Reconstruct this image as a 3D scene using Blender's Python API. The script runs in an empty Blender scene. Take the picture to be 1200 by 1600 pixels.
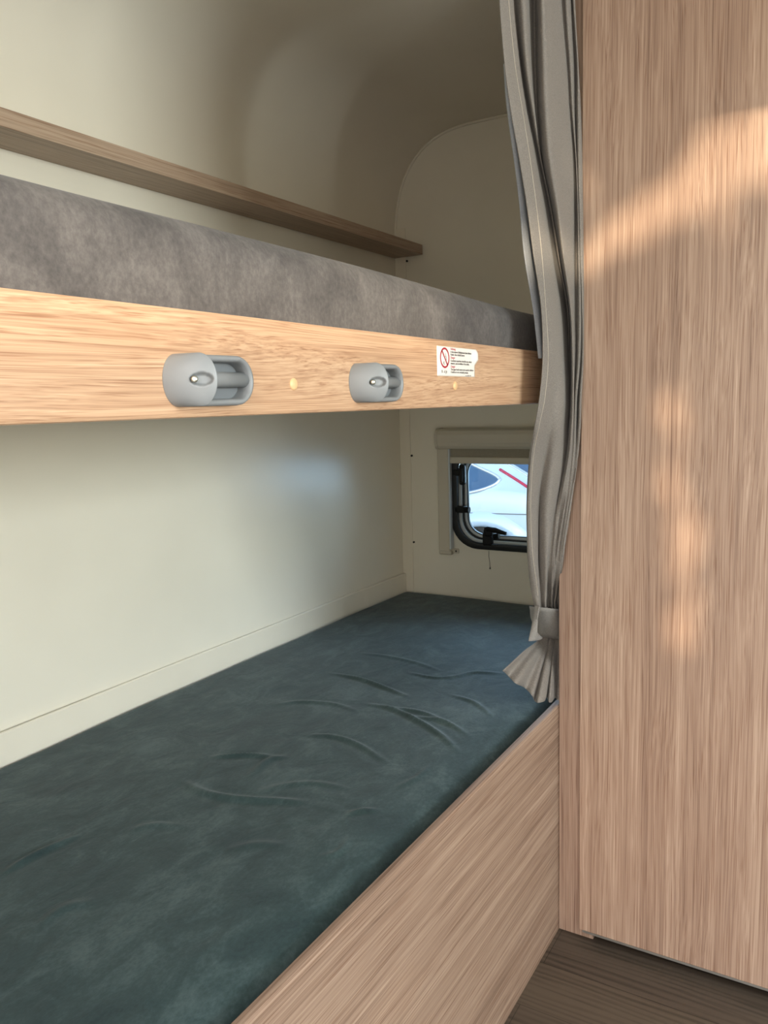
import bpy, bmesh, math, random
import numpy as np
from mathutils import Vector, Matrix

SC = bpy.context.scene
COL = SC.collection
rnd = random.Random(7)

CURTAIN_ROWS = [
[(1.1599,0.4850,1.8206),(1.1913,0.4850,1.8348),(1.2063,0.4875,1.8423),(1.2270,0.4919,1.8530),(1.2750,0.5074,1.8793),(1.2606,0.4850,1.8660),(1.3415,0.4986,1.9066),(1.2955,0.4711,1.8775),(1.3484,0.4773,1.9033),(1.4322,0.4832,1.9428),(1.4285,0.4741,1.9384),(1.4614,0.4782,1.9545),(1.4520,0.4706,1.9479),(1.4797,0.4750,1.9617)],
[(1.1670,0.4850,1.7295),(1.2033,0.4847,1.7434),(1.2157,0.4874,1.7490),(1.2337,0.4920,1.7571),(1.2790,0.5077,1.7788),(1.2698,0.4849,1.7692),(1.3494,0.4987,1.8036),(1.3046,0.4711,1.7789),(1.3599,0.4772,1.8019),(1.4455,0.4830,1.8365),(1.4422,0.4740,1.8328),(1.4758,0.4781,1.8469),(1.4649,0.4705,1.8407),(1.4915,0.4750,1.8521)],
[(1.1819,0.4850,1.6468),(1.2237,0.4844,1.6603),(1.2372,0.4870,1.6653),(1.2564,0.4915,1.6726),(1.3034,0.5071,1.6915),(1.2804,0.4853,1.6790),(1.3559,0.4992,1.7068),(1.3182,0.4712,1.6881),(1.3837,0.4767,1.7107),(1.4691,0.4826,1.7399),(1.4662,0.4736,1.7369),(1.5007,0.4776,1.7491),(1.4851,0.4703,1.7423),(1.5074,0.4750,1.7506)],
[(1.2057,0.4850,1.5860),(1.2511,0.4840,1.5985),(1.2658,0.4865,1.6031),(1.2863,0.4910,1.6098),(1.3355,0.5065,1.6267),(1.3155,0.4891,1.6176),(1.3661,0.4999,1.6339),(1.3318,0.4715,1.6186),(1.4031,0.4766,1.6396),(1.4840,0.4826,1.6635),(1.4780,0.4737,1.6600),(1.5064,0.4780,1.6688),(1.4940,0.4705,1.6638),(1.5197,0.4750,1.6719)],
[(1.2414,0.4850,1.5247),(1.2813,0.4842,1.5338),(1.3004,0.4864,1.5387),(1.3260,0.4904,1.5454),(1.3810,0.5056,1.5609),(1.3696,0.4969,1.5567),(1.3887,0.5003,1.5617),(1.3527,0.4717,1.5483),(1.4234,0.4766,1.5657),(1.5087,0.4820,1.5866),(1.4931,0.4735,1.5815),(1.5153,0.4781,1.5875),(1.5027,0.4706,1.5832),(1.5285,0.4750,1.5900)],
[(1.2766,0.4850,1.4588),(1.3105,0.4845,1.4650),(1.3358,0.4860,1.4700),(1.3685,0.4895,1.4766),(1.4317,0.5041,1.4905),(1.4231,0.4987,1.4881),(1.4343,0.4990,1.4902),(1.3862,0.4710,1.4772),(1.4443,0.4764,1.4888),(1.5179,0.4823,1.5034),(1.5021,0.4737,1.4992),(1.5244,0.4783,1.5040),(1.5116,0.4706,1.5005),(1.5336,0.4738,1.5051)],
[(1.3080,0.4850,1.3879),(1.3378,0.4847,1.3920),(1.3670,0.4857,1.3962),(1.4043,0.4887,1.4017),(1.4731,0.5028,1.4128),(1.4642,0.4974,1.4110),(1.4729,0.4979,1.4122),(1.4134,0.4704,1.4008),(1.4597,0.4766,1.4079),(1.5242,0.4828,1.4176),(1.5083,0.4741,1.4144),(1.5305,0.4786,1.4180),(1.5192,0.4708,1.4155),(1.5336,0.4710,1.4175)],
[(1.3444,0.4850,1.3079),(1.3622,0.4856,1.3094),(1.3984,0.4857,1.3126),(1.4439,0.4875,1.3167),(1.5222,0.5006,1.3246),(1.5130,0.4951,1.3233),(1.5190,0.4958,1.3239),(1.4457,0.4692,1.3153),(1.4783,0.4765,1.3187),(1.5275,0.4835,1.3236),(1.5174,0.4742,1.3219),(1.5330,0.4766,1.3234),(1.5264,0.4708,1.3224),(1.5336,0.4693,1.3229)],
[(1.3502,0.4850,1.2259),(1.3756,0.4847,1.2268),(1.4123,0.4846,1.2281),(1.4585,0.4863,1.2299),(1.5382,0.4994,1.2335),(1.5256,0.4940,1.2328),(1.5394,0.4972,1.2334),(1.4551,0.4683,1.2288),(1.4847,0.4759,1.2303),(1.5280,0.4834,1.2322),(1.5179,0.4740,1.2314),(1.5330,0.4762,1.2320),(1.5253,0.4707,1.2314),(1.5336,0.4701,1.2317)],
[(1.3409,0.4888,1.1556),(1.3600,0.4852,1.1554),(1.4089,0.4871,1.1551),(1.4437,0.4824,1.1547),(1.5285,0.4948,1.1545),(1.5179,0.4901,1.1545),(1.5240,0.4908,1.1544),(1.4589,0.4687,1.1542),(1.4814,0.4746,1.1542),(1.5135,0.4836,1.1543),(1.5015,0.4735,1.1541),(1.5263,0.4789,1.1541),(1.5106,0.4708,1.1539),(1.5336,0.4748,1.1539)],
[(1.3586,0.5061,1.1052),(1.3685,0.4990,1.1048),(1.4231,0.5002,1.1028),(1.4459,0.4883,1.1018),(1.5404,0.5011,1.0984),(1.5213,0.4936,1.0990),(1.5270,0.4942,1.0988),(1.4727,0.4749,1.1006),(1.4919,0.4791,1.1000),(1.5242,0.4882,1.0989),(1.5063,0.4774,1.0994),(1.5333,0.4821,1.0984),(1.5163,0.4743,1.0990),(1.5336,0.4771,1.0984)],
[(1.4042,0.5346,1.0483),(1.4042,0.5233,1.0484),(1.4603,0.5227,1.0445),(1.4661,0.5021,1.0443),(1.5414,0.5065,1.0390),(1.5324,0.5023,1.0396),(1.5321,0.5009,1.0397),(1.4981,0.4880,1.0421),(1.5120,0.4904,1.0412),(1.5328,0.4946,1.0397),(1.5249,0.4869,1.0403),(1.5335,0.4858,1.0397),(1.5327,0.4837,1.0398),(1.5336,0.4820,1.0397)],
[(1.4421,0.5560,0.9493),(1.4379,0.5428,0.9503),(1.4959,0.5471,0.9430),(1.4853,0.5249,0.9452),(1.5324,0.5245,0.9394),(1.5333,0.5221,0.9394),(1.5330,0.5194,0.9395),(1.5312,0.5158,0.9399),(1.5360,0.5138,0.9394),(1.5330,0.5088,0.9399),(1.5360,0.5046,0.9397),(1.5336,0.4986,0.9403),(1.5360,0.4974,0.9400),(1.5336,0.4946,0.9404)],
[(1.4805,0.5660,0.8412),(1.4737,0.5541,0.8433),(1.5269,0.5605,0.8333),(1.5112,0.5406,0.8376),(1.5324,0.5352,0.8342),(1.5333,0.5328,0.8342),(1.5330,0.5314,0.8343),(1.5354,0.5298,0.8340),(1.5360,0.5271,0.8341),(1.5330,0.5220,0.8350),(1.5360,0.5190,0.8347),(1.5336,0.5142,0.8355),(1.5360,0.5124,0.8352),(1.5336,0.5089,0.8359)],
[(1.5151,0.5686,0.7616),(1.5151,0.5604,0.7624),(1.5493,0.5638,0.7545),(1.5418,0.5515,0.7574),(1.5837,0.5574,0.7476),(1.5833,0.5545,0.7480),(1.5874,0.5545,0.7471),(1.5700,0.5466,0.7517),(1.5773,0.5468,0.7500),(1.5995,0.5517,0.7447),(1.5869,0.5445,0.7482),(1.6058,0.5482,0.7437),(1.5991,0.5417,0.7458),(1.6207,0.5448,0.7407)],
[(1.5333,0.5686,0.7264),(1.5296,0.5617,0.7280),(1.5610,0.5663,0.7201),(1.5503,0.5551,0.7238),(1.5891,0.5622,0.7139),(1.5890,0.5593,0.7142),(1.5958,0.5589,0.7127),(1.5786,0.5510,0.7176),(1.5862,0.5513,0.7158),(1.6086,0.5563,0.7099),(1.5938,0.5497,0.7141),(1.6155,0.5530,0.7087),(1.6093,0.5466,0.7108),(1.6314,0.5498,0.7052)],
[(1.6083,0.5850,0.6427),(1.6120,0.5820,0.6392),(1.6186,0.5800,0.6362),(1.6224,0.5770,0.6341),(1.6291,0.5750,0.6311),(1.6317,0.5730,0.6292),(1.6343,0.5710,0.6288),(1.6398,0.5700,0.6259),(1.6424,0.5680,0.6255),(1.6451,0.5660,0.6235),(1.6477,0.5640,0.6231),(1.6504,0.5620,0.6211),(1.6531,0.5600,0.6207),(1.6572,0.5570,0.6199)],
[(1.4840,0.5760,0.6440),(1.5069,0.5770,0.6308),(1.5019,0.5660,0.6258),(1.5321,0.5675,0.6121),(1.5289,0.5565,0.6065),(1.5393,0.5550,0.5972),(1.5271,0.5460,0.6004),(1.5412,0.5445,0.5968),(1.5698,0.5505,0.5916),(1.5588,0.5420,0.5904),(1.5709,0.5415,0.5868),(1.6022,0.5475,0.5800),(1.5952,0.5410,0.5805),(1.6144,0.5400,0.5787)],
[(1.3724,0.5750,0.6378),(1.4131,0.5800,0.6140),(1.3996,0.5600,0.6059),(1.4555,0.5660,0.5787),(1.4453,0.5460,0.5695),(1.4640,0.5450,0.5513),(1.4387,0.5290,0.5588),(1.4624,0.5270,0.5536),(1.5166,0.5410,0.5421),(1.4935,0.5260,0.5417),(1.5157,0.5270,0.5338),(1.5763,0.5410,0.5203),(1.5605,0.5300,0.5220),(1.5969,0.5310,0.5179)]]
LINING_ROWS = [
[(1.2477,0.5120,1.6745),(1.2370,0.5060,1.6696),(1.2609,0.5120,1.6788)],
[(1.2545,0.5120,1.6291),(1.2517,0.5060,1.6270),(1.2842,0.5120,1.6379)],
[(1.2696,0.5120,1.5850),(1.2710,0.5060,1.5842),(1.3085,0.5120,1.5953)],
[(1.2878,0.5120,1.5402),(1.2923,0.5060,1.5402),(1.3339,0.5120,1.5510)],
[(1.3121,0.5120,1.4693),(1.3230,0.5060,1.4705),(1.3723,0.5120,1.4806)],
[(1.3315,0.5120,1.3943),(1.3491,0.5060,1.3960),(1.4067,0.5120,1.4047)],
[(1.3703,0.5120,1.3146),(1.3829,0.5060,1.3152),(1.4362,0.5120,1.3204)],
[(1.3858,0.5120,1.2692),(1.3956,0.5060,1.2693),(1.4462,0.5120,1.2728)],
[(1.3985,0.5120,1.2246),(1.4036,0.5060,1.2244),(1.4495,0.5120,1.2263)]]
LOOP_OUT = [(1.4957,0.5560,0.7393),(1.4882,0.5560,0.7252),(1.4772,0.5560,0.7055),(1.4662,0.5560,0.6885),(1.4589,0.5560,0.6747)]
LOOP_IN = [(1.4923,0.5480,0.7396),(1.4848,0.5480,0.7243),(1.4810,0.5480,0.7054),(1.4844,0.5480,0.6873),(1.5178,0.5480,0.6663)]

# ------------------------------------------------------------------ helpers
def lin(c):
    return tuple(((v/255)/12.92 if v/255 <= .04045 else ((v/255+.055)/1.055)**2.4) for v in c) + (1,)

def link(o, parent=None):
    COL.objects.link(o)
    if parent is not None:
        o.parent = parent
    return o

def obj(name, bm, mat, parent=None, smooth=False, origin=None):
    """ONE mesh object from a bmesh given in world coordinates"""
    me = bpy.data.meshes.new(name)
    bmesh.ops.recalc_face_normals(bm, faces=bm.faces)
    bm.to_mesh(me); bm.free()
    if smooth:
        for p in me.polygons: p.use_smooth = True
    if mat: me.materials.append(mat)
    o = bpy.data.objects.new(name, me)
    link(o, parent)
    off = Vector((0, 0, 0))
    if parent is not None:
        q = parent
        while q is not None:
            off += q.location; q = q.parent
    elif origin is not None:
        off = Vector(origin); o.location = off
    if off.length:
        me.transform(Matrix.Translation(-off))
    return o

def tag(o, label=None, cat=None, group=None, kind=None):
    if label: o['label'] = label
    if cat: o['category'] = cat
    if group: o['group'] = group
    if kind: o['kind'] = kind
    return o

def thing(name, loc, label, cat, group=None):
    o = bpy.data.objects.new(name, None)
    o.empty_display_size = .05
    link(o); o.location = loc
    return tag(o, label, cat, group)

def struct(name, bm, mat, parent=None, smooth=False):
    o = obj(name, bm, mat, parent, smooth)
    if parent is None: o['kind'] = 'structure'
    return o

def add_box(bm, x0, x1, y0, y1, z0, z1, bevel=0, seg=2):
    r = bmesh.ops.create_cube(bm, size=1)
    vs = r['verts']
    for v in vs:
        v.co = Vector(((x0+x1)/2 + v.co.x*(x1-x0), (y0+y1)/2 + v.co.y*(y1-y0), (z0+z1)/2 + v.co.z*(z1-z0)))
    if bevel:
        es = list({e for v in vs for e in v.link_edges})
        bmesh.ops.bevel(bm, geom=es, offset=bevel, segments=seg, affect='EDGES', profile=.5)
    return bm

def box(x0, x1, y0, y1, z0, z1, bevel=0, seg=2):
    return add_box(bmesh.new(), x0, x1, y0, y1, z0, z1, bevel, seg)

def add_tube(bm, pts, r, n=10, caps=True, closed=False):
    pts = [Vector(p) for p in pts]
    m = len(pts); rings = []
    up = Vector((0.02, .03, 1)).normalized()
    for i, p in enumerate(pts):
        a = pts[(i-1) % m] if (closed or i > 0) else p
        b = pts[(i+1) % m] if (closed or i < m-1) else p
        t = (b-a).normalized()
        s = t.cross(up)
        if s.length < .05: s = t.cross(Vector((1, 0, 0)))
        s.normalize(); w = s.cross(t)
        rr = r[i] if isinstance(r, (list, tuple)) else r
        rings.append([bm.verts.new(p + s*rr*math.cos(2*math.pi*k/n) + w*rr*math.sin(2*math.pi*k/n)) for k in range(n)])
    for i in range(m if closed else m-1):
        A, B = rings[i], rings[(i+1) % m]
        for k in range(n):
            bm.faces.new((A[k], A[(k+1) % n], B[(k+1) % n], B[k]))
    if caps and not closed:
        bm.faces.new(rings[0][::-1]); bm.faces.new(rings[-1])
    return bm

def add_grid(bm, P, closed_u=False):
    """P: nested list of points -> quads"""
    V = [[bm.verts.new(p) for p in row] for row in P]
    for i in range(len(V)-1):
        n = len(V[i])
        for j in range(n if closed_u else n-1):
            k = (j+1) % n
            bm.faces.new((V[i][j], V[i][k], V[i+1][k], V[i+1][j]))
    return V

def prism(profile, a0, a1, f):
    """profile of 2D points swept from a0 to a1; f(a, p) -> 3D"""
    bm = bmesh.new()
    A = [bm.verts.new(f(a0, p)) for p in profile]
    B = [bm.verts.new(f(a1, p)) for p in profile]
    n = len(A)
    for i in range(n):
        bm.faces.new((A[i], A[(i+1) % n], B[(i+1) % n], B[i]))
    bm.faces.new(A[::-1]); bm.faces.new(B)
    return bm

def rrect(x0, x1, y0, y1, r, n=8):
    pts = []
    for cx, cy, a in ((x1-r, y1-r, 0), (x0+r, y1-r, 90), (x0+r, y0+r, 180), (x1-r, y0+r, 270)):
        for k in range(n+1):
            t = math.radians(a + 90*k/n)
            pts.append((cx+r*math.cos(t), cy+r*math.sin(t)))
    return pts

def plate(outer, holes, depth, f, bevel=0):
    """flat plate with holes; local (a, b, depth) mapped through f into the world"""
    cu = bpy.data.curves.new('plate', 'CURVE'); cu.dimensions = '2D'; cu.fill_mode = 'BOTH'
    for ring in [outer] + list(holes):
        s = cu.splines.new('POLY'); s.points.add(len(ring)-1)
        for q, p in zip(s.points, ring): q.co = (p[0], p[1], 0, 1)
        s.use_cyclic_u = True
    cu.extrude = depth/2 - bevel
    if bevel:
        cu.bevel_depth = bevel; cu.bevel_resolution = 2; cu.offset = -bevel
    o = bpy.data.objects.new('plate', cu); COL.objects.link(o)
    dg = bpy.context.evaluated_depsgraph_get()
    me = bpy.data.meshes.new_from_object(o.evaluated_get(dg))
    bpy.data.objects.remove(o); bpy.data.curves.remove(cu)
    bm = bmesh.new(); bm.from_mesh(me); bpy.data.meshes.remove(me)
    bmesh.ops.remove_doubles(bm, verts=bm.verts, dist=1e-6)
    for v in bm.verts: v.co = Vector(f(v.co.x, v.co.y, v.co.z + depth/2))
    return bm

def text_bm(s, size, f, align='LEFT', bold=0):
    cu = bpy.data.curves.new('text', 'FONT'); cu.body = s; cu.size = size; cu.align_x = align
    cu.extrude = .00005; cu.offset = bold; cu.resolution_u = 2
    o = bpy.data.objects.new('text', cu); COL.objects.link(o)
    dg = bpy.context.evaluated_depsgraph_get()
    me = bpy.data.meshes.new_from_object(o.evaluated_get(dg))
    bpy.data.objects.remove(o); bpy.data.curves.remove(cu)
    bm = bmesh.new(); bm.from_mesh(me); bpy.data.meshes.remove(me)
    for v in bm.verts: v.co = Vector(f(v.co.x, v.co.y, v.co.z))
    return bm

def copy_tree(o, parent=None):
    c = o.copy(); COL.objects.link(c)
    if parent is not None: c.parent = parent
    for ch in list(o.children): copy_tree(ch, c)
    return c

def catmull(P, n):
    """resample a list of numpy points with n steps per span"""
    P = np.asarray(P, float); out = []
    m = len(P)
    for i in range(m-1):
        p0 = P[i-1] if i else 2*P[0]-P[1]; p1 = P[i]; p2 = P[i+1]
        p3 = P[i+2] if i+2 < m else 2*P[-1]-P[-2]
        for k in range(n):
            t = k/n
            out.append(.5*((2*p1)+(-p0+p2)*t+(2*p0-5*p1+4*p2-p3)*t*t+(-p0+3*p1-3*p2+p3)*t**3))
    out.append(P[-1])
    return np.array(out)

# ---------------------------------------------------------------- materials
def mat(name):
    m = bpy.data.materials.new(name); m.use_nodes = True
    nt = m.node_tree; b = nt.nodes['Principled BSDF']
    return m, nt, b

def N(nt, t, **kw):
    n = nt.nodes.new(t)
    for k, v in kw.items():
        if k in n.inputs: n.inputs[k].default_value = v
        else: setattr(n, k, v)
    return n

def plain(name, c, rough=.5, metal=0, spec=.5, bump=0, bscale=400):
    m, nt, b = mat(name)
    b.inputs['Base Color'].default_value = lin(c); b.inputs['Roughness'].default_value = rough
    b.inputs['Metallic'].default_value = metal; b.inputs['Specular IOR Level'].default_value = spec
    tc = N(nt, 'ShaderNodeTexCoord')
    no = N(nt, 'ShaderNodeTexNoise', Scale=bscale, Detail=3.0)
    nt.links.new(tc.outputs['Object'], no.inputs['Vector'])
    bp = N(nt, 'ShaderNodeBump', Strength=max(bump, .02), Distance=.001)
    nt.links.new(no.outputs['Fac'], bp.inputs['Height']); nt.links.new(bp.outputs['Normal'], b.inputs['Normal'])
    return m

def ramp(nt, stops):
    r = nt.nodes.new('ShaderNodeValToRGB')
    e = r.color_ramp.elements
    while len(e) < len(stops): e.new(.5)
    for q, (p, c) in zip(e, stops): q.position = p; q.color = lin(c)
    return r

def wood(name, dark, mid, light, axis, rough=.42, seed=0., cath=.5, fine=1., across=None, spec=.4):
    """oak-print laminate, grain running along axis 0/1/2; across = the other in-plane axis"""
    m, nt, b = mat(name); L = nt.links.new
    tc = N(nt, 'ShaderNodeTexCoord')
    def mapped(sa, sx):
        mp = nt.nodes.new('ShaderNodeMapping')
        s = [sx, sx, sx]; s[axis] = sa
        mp.inputs['Scale'].default_value = s
        mp.inputs['Location'].default_value = (seed*3.1, seed*1.7, seed*2.3)
        L(tc.outputs['Object'], mp.inputs['Vector']); return mp.outputs['Vector']
    # slow sideways drift of the grain (gives bends and cathedral arches)
    drift = N(nt, 'ShaderNodeTexNoise', Scale=1.0, Detail=2.0); L(mapped(1.1, 9.), drift.inputs['Vector'])
    sep = N(nt, 'ShaderNodeMath', operation='SUBTRACT'); L(drift.outputs['Fac'], sep.inputs[0]); sep.inputs[1].default_value = .5
    mul = N(nt, 'ShaderNodeMath', operation='MULTIPLY'); L(sep.outputs[0], mul.inputs[0]); mul.inputs[1].default_value = .07*cath
    add = N(nt, 'ShaderNodeVectorMath', operation='ADD'); L(tc.outputs['Object'], add.inputs[0])
    cmb = N(nt, 'ShaderNodeCombineXYZ')
    for i in range(3):
        if i != axis: L(mul.outputs[0], cmb.inputs[i])
    L(cmb.outputs[0], add.inputs[1])
    def mapped2(sa, sx):
        mp = nt.nodes.new('ShaderNodeMapping')
        s = [sx, sx, sx]; s[axis] = sa
        mp.inputs['Scale'].default_value = s; mp.inputs['Location'].default_value = (seed, seed*2, seed*3)
        L(add.outputs[0], mp.inputs['Vector']); return mp.outputs['Vector']
    n1 = N(nt, 'ShaderNodeTexNoise', Scale=1.0, Detail=3.0, Roughness=.6); L(mapped2(3.2, 340*fine), n1.inputs['Vector'])
    n2 = N(nt, 'ShaderNodeTexNoise', Scale=1.0, Detail=2.0); L(mapped2(.9, 60), n2.inputs['Vector'])
    n3 = N(nt, 'ShaderNodeTexNoise', Scale=1.0, Detail=1.0); L(mapped2(.35, 13), n3.inputs['Vector'])
    def madd(a, fa, c, fc):
        x = N(nt, 'ShaderNodeMath', operation='MULTIPLY'); L(a, x.inputs[0]); x.inputs[1].default_value = fa
        y = N(nt, 'ShaderNodeMath', operation='MULTIPLY_ADD'); L(c, y.inputs[0]); y.inputs[1].default_value = fc; L(x.outputs[0], y.inputs[2])
        return y.outputs[0]
    v = madd(n1.outputs['Fac'], .52, n2.outputs['Fac'], .30)
    v = madd(v, 1.0, n3.outputs['Fac'], .20)
    r = ramp(nt, [(.33, dark), (.50, mid), (.69, light)])
    L(v, r.inputs['Fac'])
    # short dark pores along the grain
    n4 = N(nt, 'ShaderNodeTexNoise', Scale=1.0, Detail=2.0, Roughness=.7); L(mapped2(6, 420*fine), n4.inputs['Vector'])
    pr_ = ramp(nt, [(.53, (255, 255, 255)), (.68, (214, 200, 192))]); L(n4.outputs['Fac'], pr_.inputs['Fac'])
    mp_ = N(nt, 'ShaderNodeMix', data_type='RGBA', blend_type='MULTIPLY'); mp_.inputs[0].default_value = 1.0
    L(r.outputs['Color'], mp_.inputs[6]); L(pr_.outputs['Color'], mp_.inputs[7]); L(mp_.outputs[2], b.inputs['Base Color'])
    b.inputs['Roughness'].default_value = rough; b.inputs['Specular IOR Level'].default_value = spec
    bp = N(nt, 'ShaderNodeBump', Strength=.12, Distance=.0006); L(n1.outputs['Fac'], bp.inputs['Height']); L(bp.outputs['Normal'], b.inputs['Normal'])
    return m

def nubuck(name, dark, mid, light, seed=0., stretch=(1, 1, 1), blotch=.72):
    m, nt, b = mat(name); L = nt.links.new
    tc = N(nt, 'ShaderNodeTexCoord')
    mp = nt.nodes.new('ShaderNodeMapping'); mp.inputs['Scale'].default_value = stretch; mp.inputs['Location'].default_value = (seed,)*3
    L(tc.outputs['Object'], mp.inputs['Vector'])
    a = N(nt, 'ShaderNodeTexNoise', Scale=11., Detail=6.0, Roughness=.62, Distortion=.6); L(mp.outputs[0], a.inputs['Vector'])
    c = N(nt, 'ShaderNodeTexNoise', Scale=130., Detail=3.0, Roughness=.7); L(mp.outputs[0], c.inputs['Vector'])
    x = N(nt, 'ShaderNodeMath', operation='MULTIPLY'); L(a.outputs['Fac'], x.inputs[0]); x.inputs[1].default_value = blotch
    y = N(nt, 'ShaderNodeMath', operation='MULTIPLY_ADD'); L(c.outputs['Fac'], y.inputs[0]); y.inputs[1].default_value = 1-blotch; L(x.outputs[0], y.inputs[2])
    r = ramp(nt, [(.36, dark), (.50, mid), (.66, light)]); L(y.outputs[0], r.inputs['Fac'])
    L(r.outputs['Color'], b.inputs['Base Color'])
    b.inputs['Roughness'].default_value = .72; b.inputs['Specular IOR Level'].default_value = .25
    b.inputs['Sheen Weight'].default_value = .12; b.inputs['Sheen Roughness'].default_value = .5
    w = N(nt, 'ShaderNodeTexNoise', Scale=9., Detail=4.0, Distortion=1.2); L(mp.outputs[0], w.inputs['Vector'])
    bp2 = N(nt, 'ShaderNodeBump', Strength=.25, Distance=.012); L(w.outputs['Fac'], bp2.inputs['Height'])
    bp = N(nt, 'ShaderNodeBump', Strength=.25, Distance=.001); L(c.outputs['Fac'], bp.inputs['Height']); L(bp2.outputs['Normal'], bp.inputs['Normal'])
    L(bp.outputs['Normal'], b.inputs['Normal'])
    return m

def cloth(name, c1, c2):
    m, nt, b = mat(name); L = nt.links.new
    tc = N(nt, 'ShaderNodeTexCoord')
    a = N(nt, 'ShaderNodeTexNoise', Scale=1., Detail=2.0)
    mp = nt.nodes.new('ShaderNodeMapping'); mp.inputs['Scale'].default_value = (300, 300, 900); L(tc.outputs['Object'], mp.inputs['Vector']); L(mp.outputs[0], a.inputs['Vector'])
    r = ramp(nt, [(.3, c1), (.7, c2)]); L(a.outputs['Fac'], r.inputs['Fac']); L(r.outputs['Color'], b.inputs['Base Color'])
    b.inputs['Roughness'].default_value = .8; b.inputs['Specular IOR Level'].default_value = .2
    b.inputs['Sheen Weight'].default_value = .1
    bp = N(nt, 'ShaderNodeBump', Strength=.15, Distance=.0005); L(a.outputs['Fac'], bp.inputs['Height']); L(bp.outputs['Normal'], b.inputs['Normal'])
    return m

def floor_mat():
    m, nt, b = mat('dark_vinyl_planks'); L = nt.links.new
    tc = N(nt, 'ShaderNodeTexCoord')
    mp = nt.nodes.new('ShaderNodeMapping'); mp.inputs['Rotation'].default_value = (0, 0, math.pi/2); mp.inputs['Location'].default_value = (.07, .12, 0)
    L(tc.outputs['Object'], mp.inputs['Vector'])
    br = N(nt, 'ShaderNodeTexBrick', Scale=1.0)
    br.inputs['Brick Width'].default_value = .9; br.inputs['Row Height'].default_value = .13; br.inputs['Mortar Size'].default_value = .0009
    br.inputs['Color1'].default_value = lin((76, 66, 57)); br.inputs['Color2'].default_value = lin((87, 76, 64)); br.inputs['Mortar'].default_value = lin((52, 44, 37))
    L(mp.outputs[0], br.inputs['Vector'])
    g = nt.nodes.new('ShaderNodeMapping'); g.inputs['Scale'].default_value = (60, 3, 1); L(tc.outputs['Object'], g.inputs['Vector'])
    n = N(nt, 'ShaderNodeTexNoise', Scale=1., Detail=4.0, Distortion=1.5); L(g.outputs[0], n.inputs['Vector'])
    w = N(nt, 'ShaderNodeTexWave', Scale=1.0, Distortion=9.0, Detail=2.0); w.inputs['Detail Scale'].default_value = .6
    g2 = nt.nodes.new('ShaderNodeMapping'); g2.inputs['Scale'].default_value = (22, 3.0, 1); L(tc.outputs['Object'], g2.inputs['Vector']); L(g2.outputs[0], w.inputs['Vector'])
    r = ramp(nt, [(.3, (150, 150, 150)), (.7, (255, 255, 255))])
    mx0 = N(nt, 'ShaderNodeMath', operation='MULTIPLY_ADD'); L(w.outputs['Fac'], mx0.inputs[0]); mx0.inputs[1].default_value = .28; L(n.outputs['Fac'], mx0.inputs[2])
    L(mx0.outputs[0], r.inputs['Fac'])
    mx = N(nt, 'ShaderNodeMix', data_type='RGBA', blend_type='MULTIPLY'); mx.inputs[0].default_value = .75
    L(br.outputs['Color'], mx.inputs[6]); L(r.outputs['Color'], mx.inputs[7]); L(mx.outputs[2], b.inputs['Base Color'])
    b.inputs['Roughness'].default_value = .5
    bp = N(nt, 'ShaderNodeBump', Strength=.1, Distance=.001); L(n.outputs['Fac'], bp.inputs['Height']); L(bp.outputs['Normal'], b.inputs['Normal'])
    return m

def wall_mat(name, c, rough=.30):
    m, nt, b = mat(name); L = nt.links.new
    tc = N(nt, 'ShaderNodeTexCoord')
    n = N(nt, 'ShaderNodeTexNoise', Scale=3., Detail=3.0); L(tc.outputs['Object'], n.inputs['Vector'])
    c2 = tuple(min(255, v+4) for v in c); c1 = tuple(v-4 for v in c)
    r = ramp(nt, [(.3, c1), (.7, c2)]); L(n.outputs['Fac'], r.inputs['Fac']); L(r.outputs['Color'], b.inputs['Base Color'])
    b.inputs['Roughness'].default_value = rough; b.inputs['Specular IOR Level'].default_value = .5
    bp = N(nt, 'ShaderNodeBump', Strength=.06, Distance=.004); L(n.outputs['Fac'], bp.inputs['Height']); L(bp.outputs['Normal'], b.inputs['Normal'])
    return m

def glass_mat(name, tint, ior=1.45, refl=1.0):
    m = bpy.data.materials.new(name); m.use_nodes = True; nt = m.node_tree
    for n in list(nt.nodes): nt.nodes.remove(n)
    out = N(nt, 'ShaderNodeOutputMaterial'); t = N(nt, 'ShaderNodeBsdfTransparent'); t.inputs['Color'].default_value = tint
    g = N(nt, 'ShaderNodeBsdfGlossy', Roughness=.02); f = N(nt, 'ShaderNodeFresnel', IOR=ior); mx = N(nt, 'ShaderNodeMixShader')
    nt.links.new(f.outputs[0], mx.inputs[0]); nt.links.new(t.outputs[0], mx.inputs[1]); nt.links.new(g.outputs[0], mx.inputs[2]); nt.links.new(mx.outputs[0], out.inputs[0])
    return m

M_wall = wall_mat('cream_wall_panel', (232, 226, 210))
M_ceil = M_wall
M_trim = wall_mat('cream_trim', (230, 223, 206), .45)
M_floor = floor_mat()
M_board = wood('light_oak_horizontal', (156, 120, 93), (194, 157, 126), (216, 184, 152), 0, seed=1.3, cath=.9, fine=1.7)
M_low = wood('oak_front_board', (112, 90, 76), (148, 124, 107), (178, 155, 136), 0, seed=5.1, cath=.25, fine=1.3, rough=.6, spec=.2)
M_door = wood('oak_vertical_panel', (126, 100, 86), (165, 137, 119), (196, 171, 152), 2, seed=2.7, cath=.45, fine=1.15)
M_stile = wood('oak_vertical_stile', (128, 103, 90), (168, 142, 126), (198, 174, 157), 2, seed=8.2, cath=.25)
M_shelf = wood('oak_shelf', (150, 129, 110), (180, 156, 134), (200, 179, 156), 0, seed=3.9, cath=.3)
M_ply = wood('plywood', (150, 125, 95), (175, 150, 118), (190, 168, 138), 0, seed=.4)
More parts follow.
